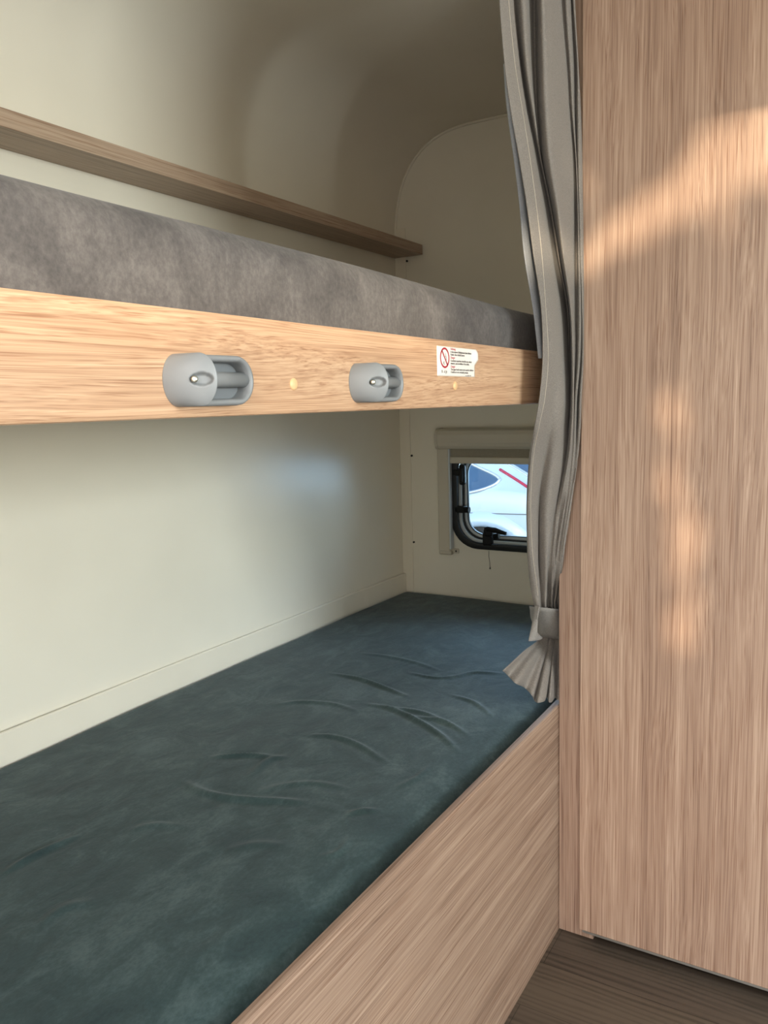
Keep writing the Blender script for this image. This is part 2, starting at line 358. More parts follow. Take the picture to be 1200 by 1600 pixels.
M_mat_low = nubuck('cool_tinted_nubuck', (34, 52, 54), (46, 65, 66), (70, 87, 88), .0, (1, 1.5, 1))  # same fabric as the upper mattress; its cooler light is put into the colour
M_mat_up = nubuck('brown_grey_nubuck', (70, 67, 67), (88, 84, 83), (110, 105, 103), 3.3, (1.3, 1, 1), .6)
M_curt = cloth('grey_taupe_cloth', (114, 109, 104), (136, 130, 124))
M_lining = cloth('pale_lining_cloth', (150, 156, 164), (168, 173, 180))
M_tie = cloth('grey_tieback_cloth', (118, 115, 112), (138, 135, 131))
M_stitch = plain('stitch_thread', (176, 168, 156), .8)
M_grey = plain('grey_plastic', (132, 135, 137), .42)
M_grey2 = plain('grey_plastic_recess', (118, 122, 126), .5)
M_screw = plain('screw_metal', (190, 188, 176), .35, .9)
M_cap = plain('beige_cap', (226, 186, 138), .4)
M_white = plain('white_label', (240, 234, 226), .35)
M_red = plain('red_print', (170, 32, 54), .5)
M_ink = plain('black_print', (84, 80, 80), .5)
M_inkr = plain('red_heading_print', (196, 96, 106), .5)
M_black = plain('black_rubber', (14, 16, 18), .45)
M_blackp = plain('black_plastic', (12, 13, 14), .5, 0, .3)
M_cass = plain('cream_blind_plastic', (206, 198, 180), .42)
M_blind = cloth('blind_fabric', (150, 142, 125), (166, 158, 140))
M_alu = plain('brushed_aluminium', (176, 174, 170), .35, .8)
M_paleseal = plain('pale_window_edge', (200, 206, 208), .3)
M_dark = plain('dark_plinth', (46, 42, 40), .6)
M_pane = glass_mat('acrylic_pane', (.93, .98, 1, 1))

def carpaint():
    m, nt, b = mat('pale_silver_car_paint')
    b.inputs['Base Color'].default_value = lin((206, 224, 236)); b.inputs['Roughness'].default_value = .28
    b.inputs['Metallic'].default_value = .15; b.inputs['Coat Weight'].default_value = .25; b.inputs['Coat Roughness'].default_value = .05
    n = N(nt, 'ShaderNodeTexNoise', Scale=900., Detail=1.0); bp = N(nt, 'ShaderNodeBump', Strength=.02, Distance=.001)
    nt.links.new(n.outputs['Fac'], bp.inputs['Height']); nt.links.new(bp.outputs['Normal'], b.inputs['Normal'])
    return m
M_car = carpaint()
M_carglass = plain('dark_car_glass', (66, 96, 124), .08, 0, .7)
M_tyre = plain('tyre_rubber', (28, 28, 30), .8)
M_taillight = plain('red_lens', (190, 40, 70), .15)
M_chrome = plain('bright_window_trim', (235, 238, 240), .2, .6)
M_asphalt = plain('asphalt', (128, 130, 132), .9, bump=.5, bscale=60)
M_leaf = plain('leaf_green', (74, 98, 48), .6)
M_bark = plain('bark', (92, 78, 62), .9, bump=.6, bscale=40)

# ------------------------------------------------------------- room shell
XL, XR, YB, YF = -.30, 2.36, 1.357, -2.6      # left / window wall, rear wall, far end of the room
ZC, YC, ZS = 2.0, 1.06, 1.65                  # ceiling height, where the rear curve ends and starts
def curve_pts(grow=0, n=28):
    out = []
    for k in range(n+1):
        t = math.pi/2*k/n
        c, s = math.cos(t)**(2/2.6), math.sin(t)**(2/2.6)
        out.append((YC+(YB-YC+grow)*c, ZS+(ZC-ZS+grow)*s))
    return out

struct('floor', box(XL, XR, YF, YB, -.04, 0), M_floor)
prof_in = [(YB, 0)] + [(YB, ZS*k/6) for k in range(1, 6)] + curve_pts()
prof_out = [(YB+.03, 0)] + [(YB+.03, ZS*k/6) for k in range(1, 6)] + curve_pts(.03)
bm = bmesh.new()
add_grid(bm, [[(x, p[0], p[1]) for p in prof_in] for x in np.linspace(XL, XR, 12)])
add_grid(bm, [[(x, p[0], p[1]) for p in prof_out][::-1] for x in (XL, XR)])
struct('wall_back', bm, M_wall, smooth=True)
RW = (-.05, .55, -1.25, -.65)                  # unseen roof opening over the aisle, added for light from above
struct('ceiling', plate([(XL, YF), (XR, YF), (XR, YC), (XL, YC)], [rrect(RW[0]+.015, RW[1]-.015, RW[2]+.015, RW[3]-.015, .05)], .03, lambda a, b, d: (a, b, ZC+d)), M_ceil)
w3 = obj('added_roof_window', plate(rrect(*RW, .06), [rrect(RW[0]+.03, RW[1]-.03, RW[2]+.03, RW[3]-.03, .04)], .045, lambda p, q, e: (p, q, ZC-.008+e), .003), M_paleseal, None, True)
w3['kind'] = 'structure'
obj('pane', plate(rrect(RW[0]+.025, RW[1]-.025, RW[2]+.025, RW[3]-.025, .04), [], .004, lambda p, q, e: (p, q, ZC+.02+e)), M_pane, w3)
sect = [(YF, 0), (YB, 0)] + curve_pts() + [(YF, ZC)]
WY0, WY1, WZ0, WZ1 = .60, 1.165, .672, 1.02    # window gasket, outer
struct('wall_right', plate(sect, [rrect(WY0+.012, WY1-.012, WZ0+.012, WZ1-.012, .085)], .035, lambda a, b, d: (XR+d, a, b)), M_wall)
DY0, DY1, DZ = -.78, .43, 1.9                  # entrance doorway
left = [(YF, 0), (DY0, 0), (DY0, DZ), (DY1, DZ), (DY1, 0), (YB, 0)] + curve_pts() + [(YF, ZC)]
struct('wall_left', plate(left, [], .035, lambda a, b, d: (XL-.035+d, a, b)), M_wall)
FW = (-.24, 1.25, 1.10, 1.93)                   # large front window at the far end of the room
struct('wall_front', plate([(XL, 0), (XR, 0), (XR, ZC), (XL, ZC)], [rrect(FW[0]+.015, FW[1]-.015, FW[2]+.015, FW[3]-.015, .06)], .03, lambda a, b, d: (a, YF-.03+d, b)), M_wall)
w2 = obj('window_2', plate(rrect(*FW, .07), [rrect(FW[0]+.03, FW[1]-.03, FW[2]+.03, FW[3]-.03, .05)], .045, lambda p, q, e: (p, YF-.036+e, q), .003), M_black, None, True)
w2['kind'] = 'structure'
obj('pane', plate(rrect(FW[0]+.025, FW[1]-.025, FW[2]+.025, FW[3]-.025, .05), [], .004, lambda p, q, e: (p, YF-.025+e, q)), M_pane, w2)
bm = bmesh.new()
add_box(bm, XL-.03, XL+.006, DY0-.03, DY0, 0, DZ+.03, .003); add_box(bm, XL-.03, XL+.006, DY1, DY1+.03, 0, DZ+.03, .003); add_box(bm, XL-.03, XL+.006, DY0, DY1, DZ, DZ+.03, .003)
struct('trim_3', bm, M_trim)

# corner profile with its screws, and the bead along the curved ceiling edge
cor = obj('trim_1', box(XR-.004, XR, 1.316, YB-.0005, .40, 1.72, .0015), M_trim); cor['kind'] = 'structure'
for z in (.679, .976, 1.614):
    bm = bmesh.new()
    add_tube(bm, [(XR-.0005, 1.312, z), (XR-.0045, 1.312, z)], .0034, 12)
    obj('screw', bm, M_dark, cor, True)
bm = bmesh.new()
add_tube(bm, [(XR-.001, p[0]-.002, p[1]-.003) for p in [(YB, 1.62)]+curve_pts()] + [(XR-.001, y, ZC-.003) for y in (.9, .7, .5)], .0045, 8)
o = struct('trim_2', bm, M_trim, smooth=True)

# skirting strip on the rear wall just above the lower mattress; it stands off the wall here and there
bm = bmesh.new(); P = []
for x in np.linspace(XL+.001, XR-.005, 90):
    g = .0050 + .0026*math.sin(2.4*x+.6) + .0012*math.sin(9*x)
    if 1.98 < x < 2.10: g = .0003
    g = max(g, .0003)
    yb = YB-g; yf = yb-.0065
    P.append([(x, yb, .42), (x, yb, .569), (x, yf+.003, .569), (x, yf, .566), (x, yf-.001, .42)])
add_grid(bm, P, True)
bb = struct('baseboard_back', bm, M_trim)

# --------------------------------------------------------------- window
win = obj('window_1', plate(rrect(WY0, WY1, WZ0, WZ1, .095), [rrect(WY0+.024, WY1-.024, WZ0+.021, WZ1-.02, .075)], .016, lambda a, b, d: (XR-.010+d, a, b), .003), M_black, None, True)
win['kind'] = 'structure'
def ring(i0, i1, r0, r1, x, t, name, m):
    return obj(name, plate(rrect(WY0+i0, WY1-i0, WZ0+i0-.003, WZ1-i0, r0), [rrect(WY0+i1, WY1-i1, WZ0+i1-.003, WZ1-i1, r1)], t, lambda a, b, d: (x+d, a, b), .001), m, win, True)
ring(.022, .032, .078, .070, XR+.006, .012, 'frame_edge', M_paleseal)
ring(.031, .037, .072, .066, XR+.014, .012, 'inner_seal', M_black)
ring(.036, .045, .067, .060, XR+.021, .012, 'sash_edge', M_paleseal)
ring(.044, .048, .062, .057, XR+.024, .010, 'outer_seal', M_black)
obj('pane', plate(rrect(WY0+.03, WY1-.03, WZ0+.03, WZ1-.03, .07), [], .004, lambda a, b, d: (XR+.036+d, a, b)), M_pane, win)
# latches: two on the side, one with a lever at the bottom
def latch_side(y, z, big):
    bm = bmesh.new()
    if big:
        add_box(bm, XR-.012, XR+.012, y-.006, y+.020, z-.010, z+.010, .003)
        add_box(bm, XR-.020, XR-.002, y-.026, y-.004, z-.040, z+.028, .008, 3)
        add_box(bm, XR-.024, XR-.014, y-.022, y-.008, z-.030, z+.018, .004)
    else:
        add_box(bm, XR-.010, XR+.014, y-.012, y+.024, z-.011, z+.011, .003)
        add_tube(bm, [(XR-.004, y-.010, z), (XR-.004, y-.028, z)], .010, 12)
    return obj('latch', bm, M_blackp, win, False)
latch_side(1.135, .922, True)
latch_side(1.128, .800, False)
bm = bmesh.new()
add_box(bm, XR-.014, XR+.010, 1.020, 1.052, WZ0+.014, WZ0+.058, .006, 3)
add_box(bm, XR-.024, XR-.006, 1.014, 1.044, WZ0+.045, WZ0+.078, .008, 3)
add_tube(bm, [(XR-.018, 1.030, WZ0+.070), (XR-.022, 1.000, WZ0+.069), (XR-.022, .965, WZ0+.060)], [.010, .009, .006], 10)
add_tube(bm, [(XR-.014, 1.010, WZ0+.048), (XR-.014, .992, WZ0+.050)], .009, 10)
obj('latch', bm, M_blackp, win, False)

# roller blind: cassette over two side rails
bl = thing('roller_blind', (XR, 1.0, .65), 'cream roller blind with cassette and side rail framing the small window', 'blind')
cp = [(0, 1.066), (-.030, 1.066), (-.041, 1.060), (-.046, 1.048), (-.046, 1.022), (-.043, 1.010), (-.036, 1.002), (0, 1.002)]
obj('cassette', prism(cp, .545, 1.192, lambda a, p: (XR+p[0]-.0005, a, p[1])), M_cass, bl)
cp2 = [(p[0]*1.04, 1.033+(p[1]-1.033)*1.05) for p in cp]
bm = prism(cp2, 1.192, 1.201, lambda a, p: (XR+p[0]-.0005, a, p[1]))
obj('end_cap', bm, M_cass, bl)
def rail(y0, y1):
    bm = bmesh.new()
    add_box(bm, XR-.026, XR-.0005, y0, y1, .660, 1.002, .004, 3)
    r = obj('side_rail', bm, M_cass, bl)
    bm = bmesh.new(); add_box(bm, XR-.024, XR-.001, y0-.005, y0+.002, .668, 1.0, .001)
    obj('guide_channel', bm, M_paleseal, r)
    bm = bmesh.new(); add_box(bm, XR-.023, XR-.0005, y0-.004, y1+.001, .648, .662, .004, 3); add_box(bm, XR-.008, XR-.0005, y0-.024, y0+.002, .652, .668, .003)
    obj('foot', bm, M_cass, r)
    bm = bmesh.new(); add_tube(bm, [(XR-.006, y0-.015, .660), (XR-.0095, y0-.015, .660)], .003, 10)
    obj('screw', bm, M_dark, r)
rail(1.164, 1.204)
obj('blind_fabric', box(XR-.016, XR-.012, .55, 1.166, .972, 1.003), M_blind, bl)
obj('bottom_bar', box(XR-.022, XR-.006, .55, 1.162, .953, .975, .004, 3), M_cass, bl)
# thin thread hanging under the window
bm = bmesh.new()
add_tube(bm, [(XR-.003, 1.033, .668), (XR-.002, 1.034, .650), (XR-.003, 1.031, .632), (XR-.002, 1.030, .613)], .0009, 6)
th = obj('thread', bm, M_ink, None, origin=(XR, 1.032, .66)); tag(th, 'thin dark thread hanging down the wall under the small window', 'thread')
bm = bmesh.new(); add_tube(bm, [(XR-.002, 1.030, .615), (XR-.0025, 1.030, .608)], [.0012, .0028], 8); 
t2 = obj('knot', bm, M_ink, None); me = t2.data; me.transform(Matrix.Translation(-Vector((XR, 1.032, .66)))); t2.parent = th

# ---------------------------------------------------------------- shelf
sh = obj('shelf', box(XL+.002, XR-.0045, 1.252, YB-.0005, 1.627, 1.658, .0012), M_shelf, None, origin=(1, 1.3, 1.627))
tag(sh, 'long oak shelf board fixed along the rear wall above the upper bunk', 'shelf')

# ----------------------------------------------------------- lower bunk
lb = thing('lower_bunk', (1.0, .53, 0), 'lower bunk bed base with oak front board standing on the dark floor', 'bunk bed')
prof = [(.528, .0), (.528, .5055), (.5290, .5085), (.5315, .5105), (.538, .511), (.543, .5105), (.545, .509), (.545, 0)]
obj('front_board', prism(prof, XL+.002, XR-.006, lambda a, p: (a, p[0], p[1])), M_low, lb)
obj('bed_base', box(XL+.002, XR-.006, .547, YB-.012, .36, .378), M_ply, lb)

def soft_mattress(x0, x1, y0, y1, z0, z1, r, nx, ny, dz, front):
    """rounded cushion: closed loop of (y, z) swept along x, edges pulled in at the ends"""
    bm = bmesh.new()
    def loop():
        pts = []
        for k in range(7):  # front bottom
            t = math.radians(270-90*k/6); pts.append((y0+.012+.012*math.cos(t), z0+.012+.012*math.sin(t)))
        for k in range(1, 8): pts.append((y0-front*math.sin(math.pi*k/8), z0+.012+(z1-r-z0-.012)*k/8))
        for k in range(9):
            t = math.radians(180-90*k/8); pts.append((y0+r+r*math.cos(t), z1-r+r*math.sin(t)))
        for k in range(1, ny): pts.append((y0+r+(y1-.02-y0-r)*k/ny, z1))
        for k in range(7):
            t = math.radians(90-90*k/6); pts.append((y1-.02+.02*math.cos(t), z1-.02+.02*math.sin(t)))
        pts.append((y1, z0))
        return pts
    lp = loop(); yc, zc = (y0+y1)/2, (z0+z1)/2
    P = []
    ends = [(0, .5), (.002, .955), (.006, .978), (.012, .99), (.022, 1.0)]
    xs = [(x0+d, s) for d, s in ends] + [(x, 1.) for x in np.linspace(x0+.03, x1-.03, nx)] + [(x1-d, s) for d, s in ends[::-1]]
    for x, s in xs:
        row = []
        for (y, z) in lp:
            hz = dz(x, y) if z > z1-r*1.01 else dz(x, y0+r)*max(0, (z-z0)/(z1-z0))*.6
            ss = s if s < 1 else 1
            row.append((x, yc+(y-yc)*(1-(1-ss)*.35), zc+(z-zc)*ss+hz*(1 if z > z0+.03 else 0)))
        P.append(row)
    V = add_grid(bm, P, True)
    bm.faces.new(V[0][::-1]); bm.faces.new(V[-1])
    return bm

creases = []   # soft folds in the cover: (points, height, width)
def crease(pts, h, w): 
    q = np.array(catmull(pts, 14))[:, :2]
    creases.append((q, h, w, q.min(0)-3.2*w, q.max(0)+3.2*w))
crease([(1.512,1.083), (1.512,1.000), (1.488,0.915), (1.458,0.832)], 0.006, 0.008)
crease([(1.382,0.900), (1.382,0.836), (1.352,0.757), (1.308,0.677), (1.265,0.622)], 0.006, 0.008)
crease([(1.385,0.853), (1.391,0.763), (1.353,0.657)], 0.004, 0.008)
crease([(1.188,0.911), (1.206,0.862), (1.197,0.797), (1.155,0.702)], 0.005, 0.008)
crease([(1.025,1.010), (1.057,0.960), (1.082,0.906)], 0.006, 0.008)
crease([(0.931,0.989), (0.918,0.925), (0.927,0.862), (0.956,0.791), (0.973,0.752)], 0.006, 0.01)
crease([(0.999,0.895), (1.064,0.906), (1.093,0.884)], 0.004, 0.009)
crease([(1.605,0.914), (1.600,0.842), (1.639,0.794)], 0.004, 0.008)
crease([(0.602,1.010), (0.645,1.014), (0.685,1.010), (0.729,1.002)], 0.005, 0.008)
crease([(1.606,0.811), (1.673,0.776), (1.698,0.705)], 0.004, 0.01)
crease([(0.968,0.673), (0.992,0.659), (1.007,0.638)], 0.004, 0.007)
crease([(0.854,0.641), (0.881,0.626), (0.916,0.633)], 0.003, 0.007)
crease([(1.678,1.107), (1.688,1.035), (1.679,0.937), (1.648,0.849)], 0.003, 0.009)
crease([(1.294,1.075), (1.331,1.034), (1.351,0.962), (1.339,0.889)], 0.0035, 0.009)
crease([(1.364,0.779), (1.370,0.708), (1.334,0.628)], 0.0035, 0.007)
crease([(0.959,0.847), (1.006,0.816), (1.035,0.770), (1.043,0.711)], 0.003, 0.009)
crease([(0.771,0.944), (0.803,0.923), (0.824,0.875)], 0.003, 0.009)
crease([(1.088,0.650), (1.133,0.638), (1.188,0.639)], 0.003, 0.006)
crease([(1.513,0.765), (1.493,0.694), (1.441,0.627)], 0.0035, 0.008)
crease([(0.557,0.863), (0.598,0.868), (0.628,0.842)], 0.003, 0.01)
crease([(0.801,0.775), (0.836,0.745), (0.856,0.701)], 0.0025, 0.01)
def dz_low(x, y):
    d = .0022*math.sin(3.1*x+2*y)*math.sin(4.2*y+1)
    d += .0012*math.sin(11*x+5*y+1.1)*math.sin(8*y-3*x)
    for q, h, w, lo, hi in creases:
        if x < lo[0] or x > hi[0] or y < lo[1] or y > hi[1]: continue
        dd2 = (q[:, 0]-x)**2+(q[:, 1]-y)**2; k = int(dd2.argmin()); u = math.sqrt(dd2[k])/w
        if u < 3.2:
            e = math.sin(math.pi*(k+.5)/len(q))**.8
            d += h*e*(math.exp(-u*u*1.8)-.10*math.exp(-((u-1.6)/.8)**2))
    # slight sag behind the front board
    d -= .012*math.exp(-((y-.55)/.06)**2)
    return d
lm = obj('lower_mattress', soft_mattress(XL+.01, 2.338, .556, YB-.011, .380, .511, .03, 640, 200, dz_low, .002), M_mat_low, None, True, (1, .95, .38))
tag(lm, 'suede mattress tinted dark green for its cool light, with light creases lying on the lower bunk', 'mattress')

# ----------------------------------------------------------- upper bunk
ub = thing('upper_bunk', (1.0, .53, 1.14), 'upper bunk bed with a pale oak front board across the middle', 'bunk bed')
BZ0, BZ1 = 1.1432, 1.2405
bp = [(.5292, BZ0+.001), (.528, BZ0+.004), (.528, BZ1-.003), (.5292, BZ1-.0006), (.532, BZ1), (.548, BZ1), (.549, BZ1-.001), (.549, BZ0+.001), (.548, BZ0), (.531, BZ0)]
obj('front_board', prism(bp, XL+.002, XR-.006, lambda a, p: (a, p[0], p[1])), M_board, ub)
obj('bed_base', box(XL+.002, XR-.006, .5495, YB-.0005, 1.158, 1.176), M_wall, ub)
for x in (.692, 1.087):
    bm = bmesh.new()
    n = 20; P = []
    for rr, dy in ((.0066, 0), (.0066, -.0006), (.0055, -.0016), (.003, -.0022), (.0002, -.0024)):
        P.append([(x+rr*math.cos(2*math.pi*k/n), .528+dy, 1.1745+rr*math.sin(2*math.pi*k/n)) for k in range(n)])
    add_grid(bm, P, True)
    tag(obj('screw_cap', bm, M_cap, ub, True), 'small round beige screw cap')
def dz_up(x, y): return .003*math.sin(2.6*x+.9)+.0015*math.sin(7*x+2*y)-.0095*max(0, x-.6)
um = obj('upper_mattress', soft_mattress(XL+.01, 2.34, .5505, YB-.004, 1.178, 1.3325, .034, 160, 40, dz_up, 0), M_mat_up, None, True, (1, .95, 1.178))
tag(um, 'brown grey suede mattress lying on the upper bunk behind its oak board', 'mattress')

# ------------------------------------------ ladder brackets on the upper board
def bracket(x0, label):
    """x0: left end on the board"""
    zc = 1.1767; H = .0235; YBd = .528
    x1 = x0+.1035
    t = thing('ladder_bracket', ((x0+x1)/2, YBd, zc-H), label, 'ladder bracket', None)
    XRIM = x0+.018
    def stad(i, xa, xb, n=18):
        r = H-i; pts = []
        for k in range(n+1):
            a = math.radians(-90+180*k/n); pts.append((xb-H+r*math.cos(a), zc+r*math.sin(a)))
        for k in range(n+1):
            a = math.radians(90+180*k/n); pts.append((xa+H*.74+r*.74*math.cos(a), zc+r*math.sin(a)))
        return pts
    def wall_h(x):
        u = max(0, min(1, (x-XRIM)/(x1-XRIM)))
        return .0232-.0062*u**1.15 if x > XRIM else .0255*.12
    # open loop: rounded wall that gets lower towards its closed end on the right
    rows = []
    prof = [(0, 0.0), (0, .6), (.0006, .84), (.0022, 1.0), (.0046, 1.0), (.0060, .86), (.0066, .6), (.0068, 0.06)]
    for i, f in prof:
        rows.append([(x, YBd-wall_h(x)*f, z) for (x, z) in stad(i, x0, x1)])
    bm = bmesh.new(); add_grid(bm, rows, True)
    obj('loop', bm, M_grey, t, True)
    obj('back_plate', plate(stad(.0064, x0, x1), [], .002, lambda a, b, d: (a, YBd-d, b)), M_grey2, t)
    # hood: rises from the board at the left to a bowed free edge, oval screw recess in its face
    bm = bmesh.new(); rows = []
    nz = 56; nx = 56
    for j in range(nz+1):
        v = -1+2*j/nz
        zz = H*.992*math.sin(v*math.pi/2)
        c = math.sqrt(max(0, 1-(zz/H)**2))
        xl = x0+H*.74*(1-c)-.0004
        xr = XRIM+.0015+.008*c; hr = .0222+.0165*c**.8
        row = []
        for k in range(nx+1):
            s_ = k/nx; q = s_*math.pi/2
            fx_ = .45*s_+.55*(1-math.cos(q)); fh = .40*s_+.60*math.sin(q)
            row.append(Vector((xl+(xr-xl)*fx_, YBd-hr*fh, zc+zz)))
        rows.append(row)
    nrm = Vector((-.86, -.5, 0))
    js, ks = nz//2, int(nx*.69)
    oc = rows[js][ks].copy()
    tang = (rows[js][ks+6]-rows[js][ks-6]).normalized(); nrm = Vector((tang.y, -tang.x, 0)); 
    if nrm.x > 0: nrm = -nrm
    for r_ in rows:
        for k, p in enumerate(r_):
            d = p-oc
            q = math.hypot(d.dot(tang)/.0098, d.z/.0053)
            if q < 1.1:
                r_[k] = p-nrm*.0065*max(0, min(1, (1.08-q)/.22))
    V = add_grid(bm, [[tuple(p) for p in r_] for r_ in rows])
    sh_ = obj('hood', bm, M_grey, t, True)
    md = sh_.modifiers.new('thickness', 'SOLIDIFY'); md.thickness = .0028; md.offset = -1
    sp = oc-tang*.0062
    bm = bmesh.new(); add_tube(bm, [sp-nrm*.008, sp-nrm*.0002], [.0024, .0024], 14); add_tube(bm, [sp-nrm*.0004, sp+nrm*.0012, sp+nrm*.0018], [.0031, .0029, .0016], 14)
    sc = obj('screw', bm, M_screw, t, True)
    bm = bmesh.new(); add_tube(bm, [(x0+.014, YBd-.0100, zc+.001), (x1-.005, YBd-.0080, zc+.001)], .0072, 20)
    obj('pin', bm, M_grey, t, True)
    return t
bracket(.5050, 'grey plastic ladder bracket on the upper oak board, left one of the two')
bracket(.8000, 'grey plastic ladder bracket on the upper oak board, the one nearest the warning sticker')

# -------------------------------------------------------------- warning sticker
SX0, SX1, SZ0, SZ1 = 1.029, 1.157, 1.1885, 1.2310
st = thing('warning_sticker', ((SX0+SX1)/2, .528, SZ0), 'white warning sticker with red prohibition circle stuck on the upper oak board', 'sticker')
ys = .5277
bm = bmesh.new(); P = []
out_l = rrect(SX0, SX1, SZ0, SZ1, .0025, 5)
nx, nz = 40, 16
for i in range(nx+1):
    row = []
    for j in range(nz+1):
        x = SX0+(SX1-SX0)*i/nx; z = SZ0+(SZ1-SZ0)*j/nz
        k = max(0, (x-(SX1-.016))/.016)*max(0, (z-(SZ0+.022))/.0205)
        kx = max(0, min(1, (x-(SX1-.014))/.014)); kz = max(0, min(1, (z-(SZ0+.018))/.008))*(1-.6*max(0, (z-SZ1+.006)/.006))
        row.append((x+.004*kx*kz, ys-.0045*kx*kx*kz-.0001, z))
    P.append(row)
add_grid(bm, P)
so = obj('label_sheet', bm, M_white, st, True)
md = so.modifiers.new('thickness', 'SOLIDIFY'); md.thickness = .00015; md.offset = 0
fx = lambda ax, az: (lambda a, b, d: (ax+a, ys-.0004-d, az+b))
# prohibition circle
R0 = .0148; cx, cz = SX0+.0242, SZ0+.0262
circ = lambda r, n=48: [(r*math.cos(2*math.pi*k/n), r*math.sin(2*math.pi*k/n)) for k in range(n)]
bm = plate(circ(R0), [circ(R0-.0027)], .0001, fx(cx, cz))
pr = obj('prohibition_circle', bm, M_red, st)
a = math.radians(-50); dx, dz_ = math.cos(a), math.sin(a); nx_, nz_ = -dz_, dx
w = .0013; rr = R0-.001
bm = plate([(-rr*dx+w*nx_, -rr*dz_+w*nz_), (rr*dx+w*nx_, rr*dz_+w*nz_), (rr*dx-w*nx_, rr*dz_-w*nz_), (-rr*dx-w*nx_, -rr*dz_-w*nz_)], [], .0001, fx(cx, cz))
obj('slash', bm, M_red, pr)
bm = bmesh.new()   # grey line figure inside the circle: a small child and a bunk edge
def seg(bm, p, q, w=.00028):
    add_tube(bm, [(cx+p[0], ys-.0004, cz+p[1]), (cx+q[0], ys-.0004, cz+q[1])], w, 5)
for p, q in [((-.0040, -.0050), (-.0040, -.0098)), ((-.0038, -.0072), (-.0006, -.0052)), ((-.0036, -.0074), (-.0002, -.0098)), ((.0020, .0068), (.0032, .0030)), ((.0032, .0030), (.0050, .0010)), ((.0034, .0032), (.0020, .0012)), ((.0045, .0010), (.0050, -.0034))]:
    seg(bm, p, q)
obj('figure', bm, M_ink, st)
obj('age_text', text_bm('0 - 6 Jr.', .0062, fx(SX0+.0135, SZ0+.0045), bold=.00012), M_ink, st)
tx = SX0+.0435
def head(s, z): obj('heading', text_bm(s, .0050, fx(tx, SZ0+z), bold=.00005), M_inkr, st)
def para(s1, s2, z):
    bm = text_bm(s1, .0042, fx(tx, SZ0+z), bold=.00006)
    b2 = text_bm(s2, .0042, fx(tx, SZ0+z-.0039), bold=.00006)
    me = bpy.data.meshes.new('t'); b2.to_mesh(me); b2.free(); bm.from_mesh(me); bpy.data.meshes.remove(me)
    obj('paragraph', bm, M_ink, st)
head('Achtung', .0383); para('In den oberen Schlafplaetzen keine kleinen', 'Kinder ohne Aufsicht lassen.', .0343)
head('Danger', .0257); para('Couchette superieure interdite aux enfants', 'mineurs, sans surveillance d\'un adulte.', .0215)
head('Danger', .0127); para('The upper berth must not be used by children', 'if adults are not constantly present.', .0088)
obj('code_text', text_bm('art. nr. 0077 - 01.14', .0024, fx(SX1-.034, SZ0+.0010), bold=.00005), M_ink, st)

# ------------------------------------------------------------- wardrobe
wd = thing('wardrobe', (1.56, .2, 0), 'tall oak wardrobe with a plain full height door at the right', 'wardrobe')
obj('side_panel', box(1.577, XR-.001, .512, .5275, 0.001, ZC-.001), M_stile, wd)
obj('front_stile', box(1.559, 1.577, .452, .5275, .001, ZC-.001, .001), M_stile, wd)
obj('front_stile', box(1.559, 1.577, -.24, -.165, .001, ZC-.001, .001), M_stile, wd)
obj('side_panel', box(1.577, XR-.001, -.24, -.225, .001, ZC-.001), M_stile, wd)
obj('header', box(1.559, 1.577, -.165, .452, 1.955, ZC-.001), M_stile, wd)
dr = obj('door', box(1.540, 1.557, -.18, .477, .0285, 1.97, .0012), M_door, wd)
obj('bottom_edge_strip', box(1.5405, 1.5565, -.178, .470, .0235, .0285), M_alu, dr)
obj('plinth', box(1.66, 1.672, -.225, .512, .001, .06), M_dark, wd)

# -------------------------------------------------------------- curtain
rows = [list(map(np.array, r)) for r in CURTAIN_ROWS]
top = [np.array((p[0], p[1], 1.978)) for p in rows[0]]
rows = [top] + rows
R_ = np.array(rows)
# smooth along the height, then along the width
colsamp = np.array([catmull(R_[:, j], 6) for j in range(R_.shape[1])])      # tracks x heights
grid = np.array([catmull(colsamp[:, i], 6) for i in range(colsamp.shape[1])])
ct = thing('curtain', (1.5, .5, .5), 'grey taupe curtain gathered and tied beside the oak wardrobe', 'curtain')
# fine wrinkles low down and a nudge where cloth would touch the stile
H_, W_ = grid.shape[:2]
for i in range(H_):
    for j in range(W_):
        x, y, z = grid[i, j]
        s = j/(W_-1)
        k = max(0, min(1, (1.15-z)/.25)) * max(0, min(1, (z-.72)/.1+.2))
        y += .0035*k*math.sin(2*math.pi*(s*7.5+.35*math.sin(4*z)))
        y += .0016*math.sin(2*math.pi*(s*3+z*1.7))
        grid[i, j] = (x, y, z)
bm = bmesh.new(); add_grid(bm, [[tuple(p) for p in r] for r in grid])
cl = obj('curtain_panel', bm, M_curt, ct, True)
md = cl.modifiers.new('thickness', 'SOLIDIFY'); md.thickness = .0016; md.offset = 0
# stitched side hem: thread line a hand's breadth of pixels in from the free edge
bm = bmesh.new()
add_tube(bm, [tuple(p+np.array((-.0002, -.0012, 0))) for p in grid[4:int(H_*.80), 6]], .0006, 5)
tag(obj('hem_stitching', bm, M_stitch, ct), 'pale stitched seam along the curtain edge')
L_ = np.array(LINING_ROWS)
Ls = np.array([catmull(L_[:, j], 6) for j in range(3)]); Lg = np.array([catmull(Ls[:, i], 4) for i in range(Ls.shape[1])])
bm = bmesh.new(); add_grid(bm, [[tuple(p) for p in r] for r in Lg])
ln = obj('lining', bm, M_lining, ct, True); md = ln.modifiers.new('thickness', 'SOLIDIFY'); md.thickness = .0012; md.offset = 0
tag(ln, 'paler back side of the curtain showing behind its edge')
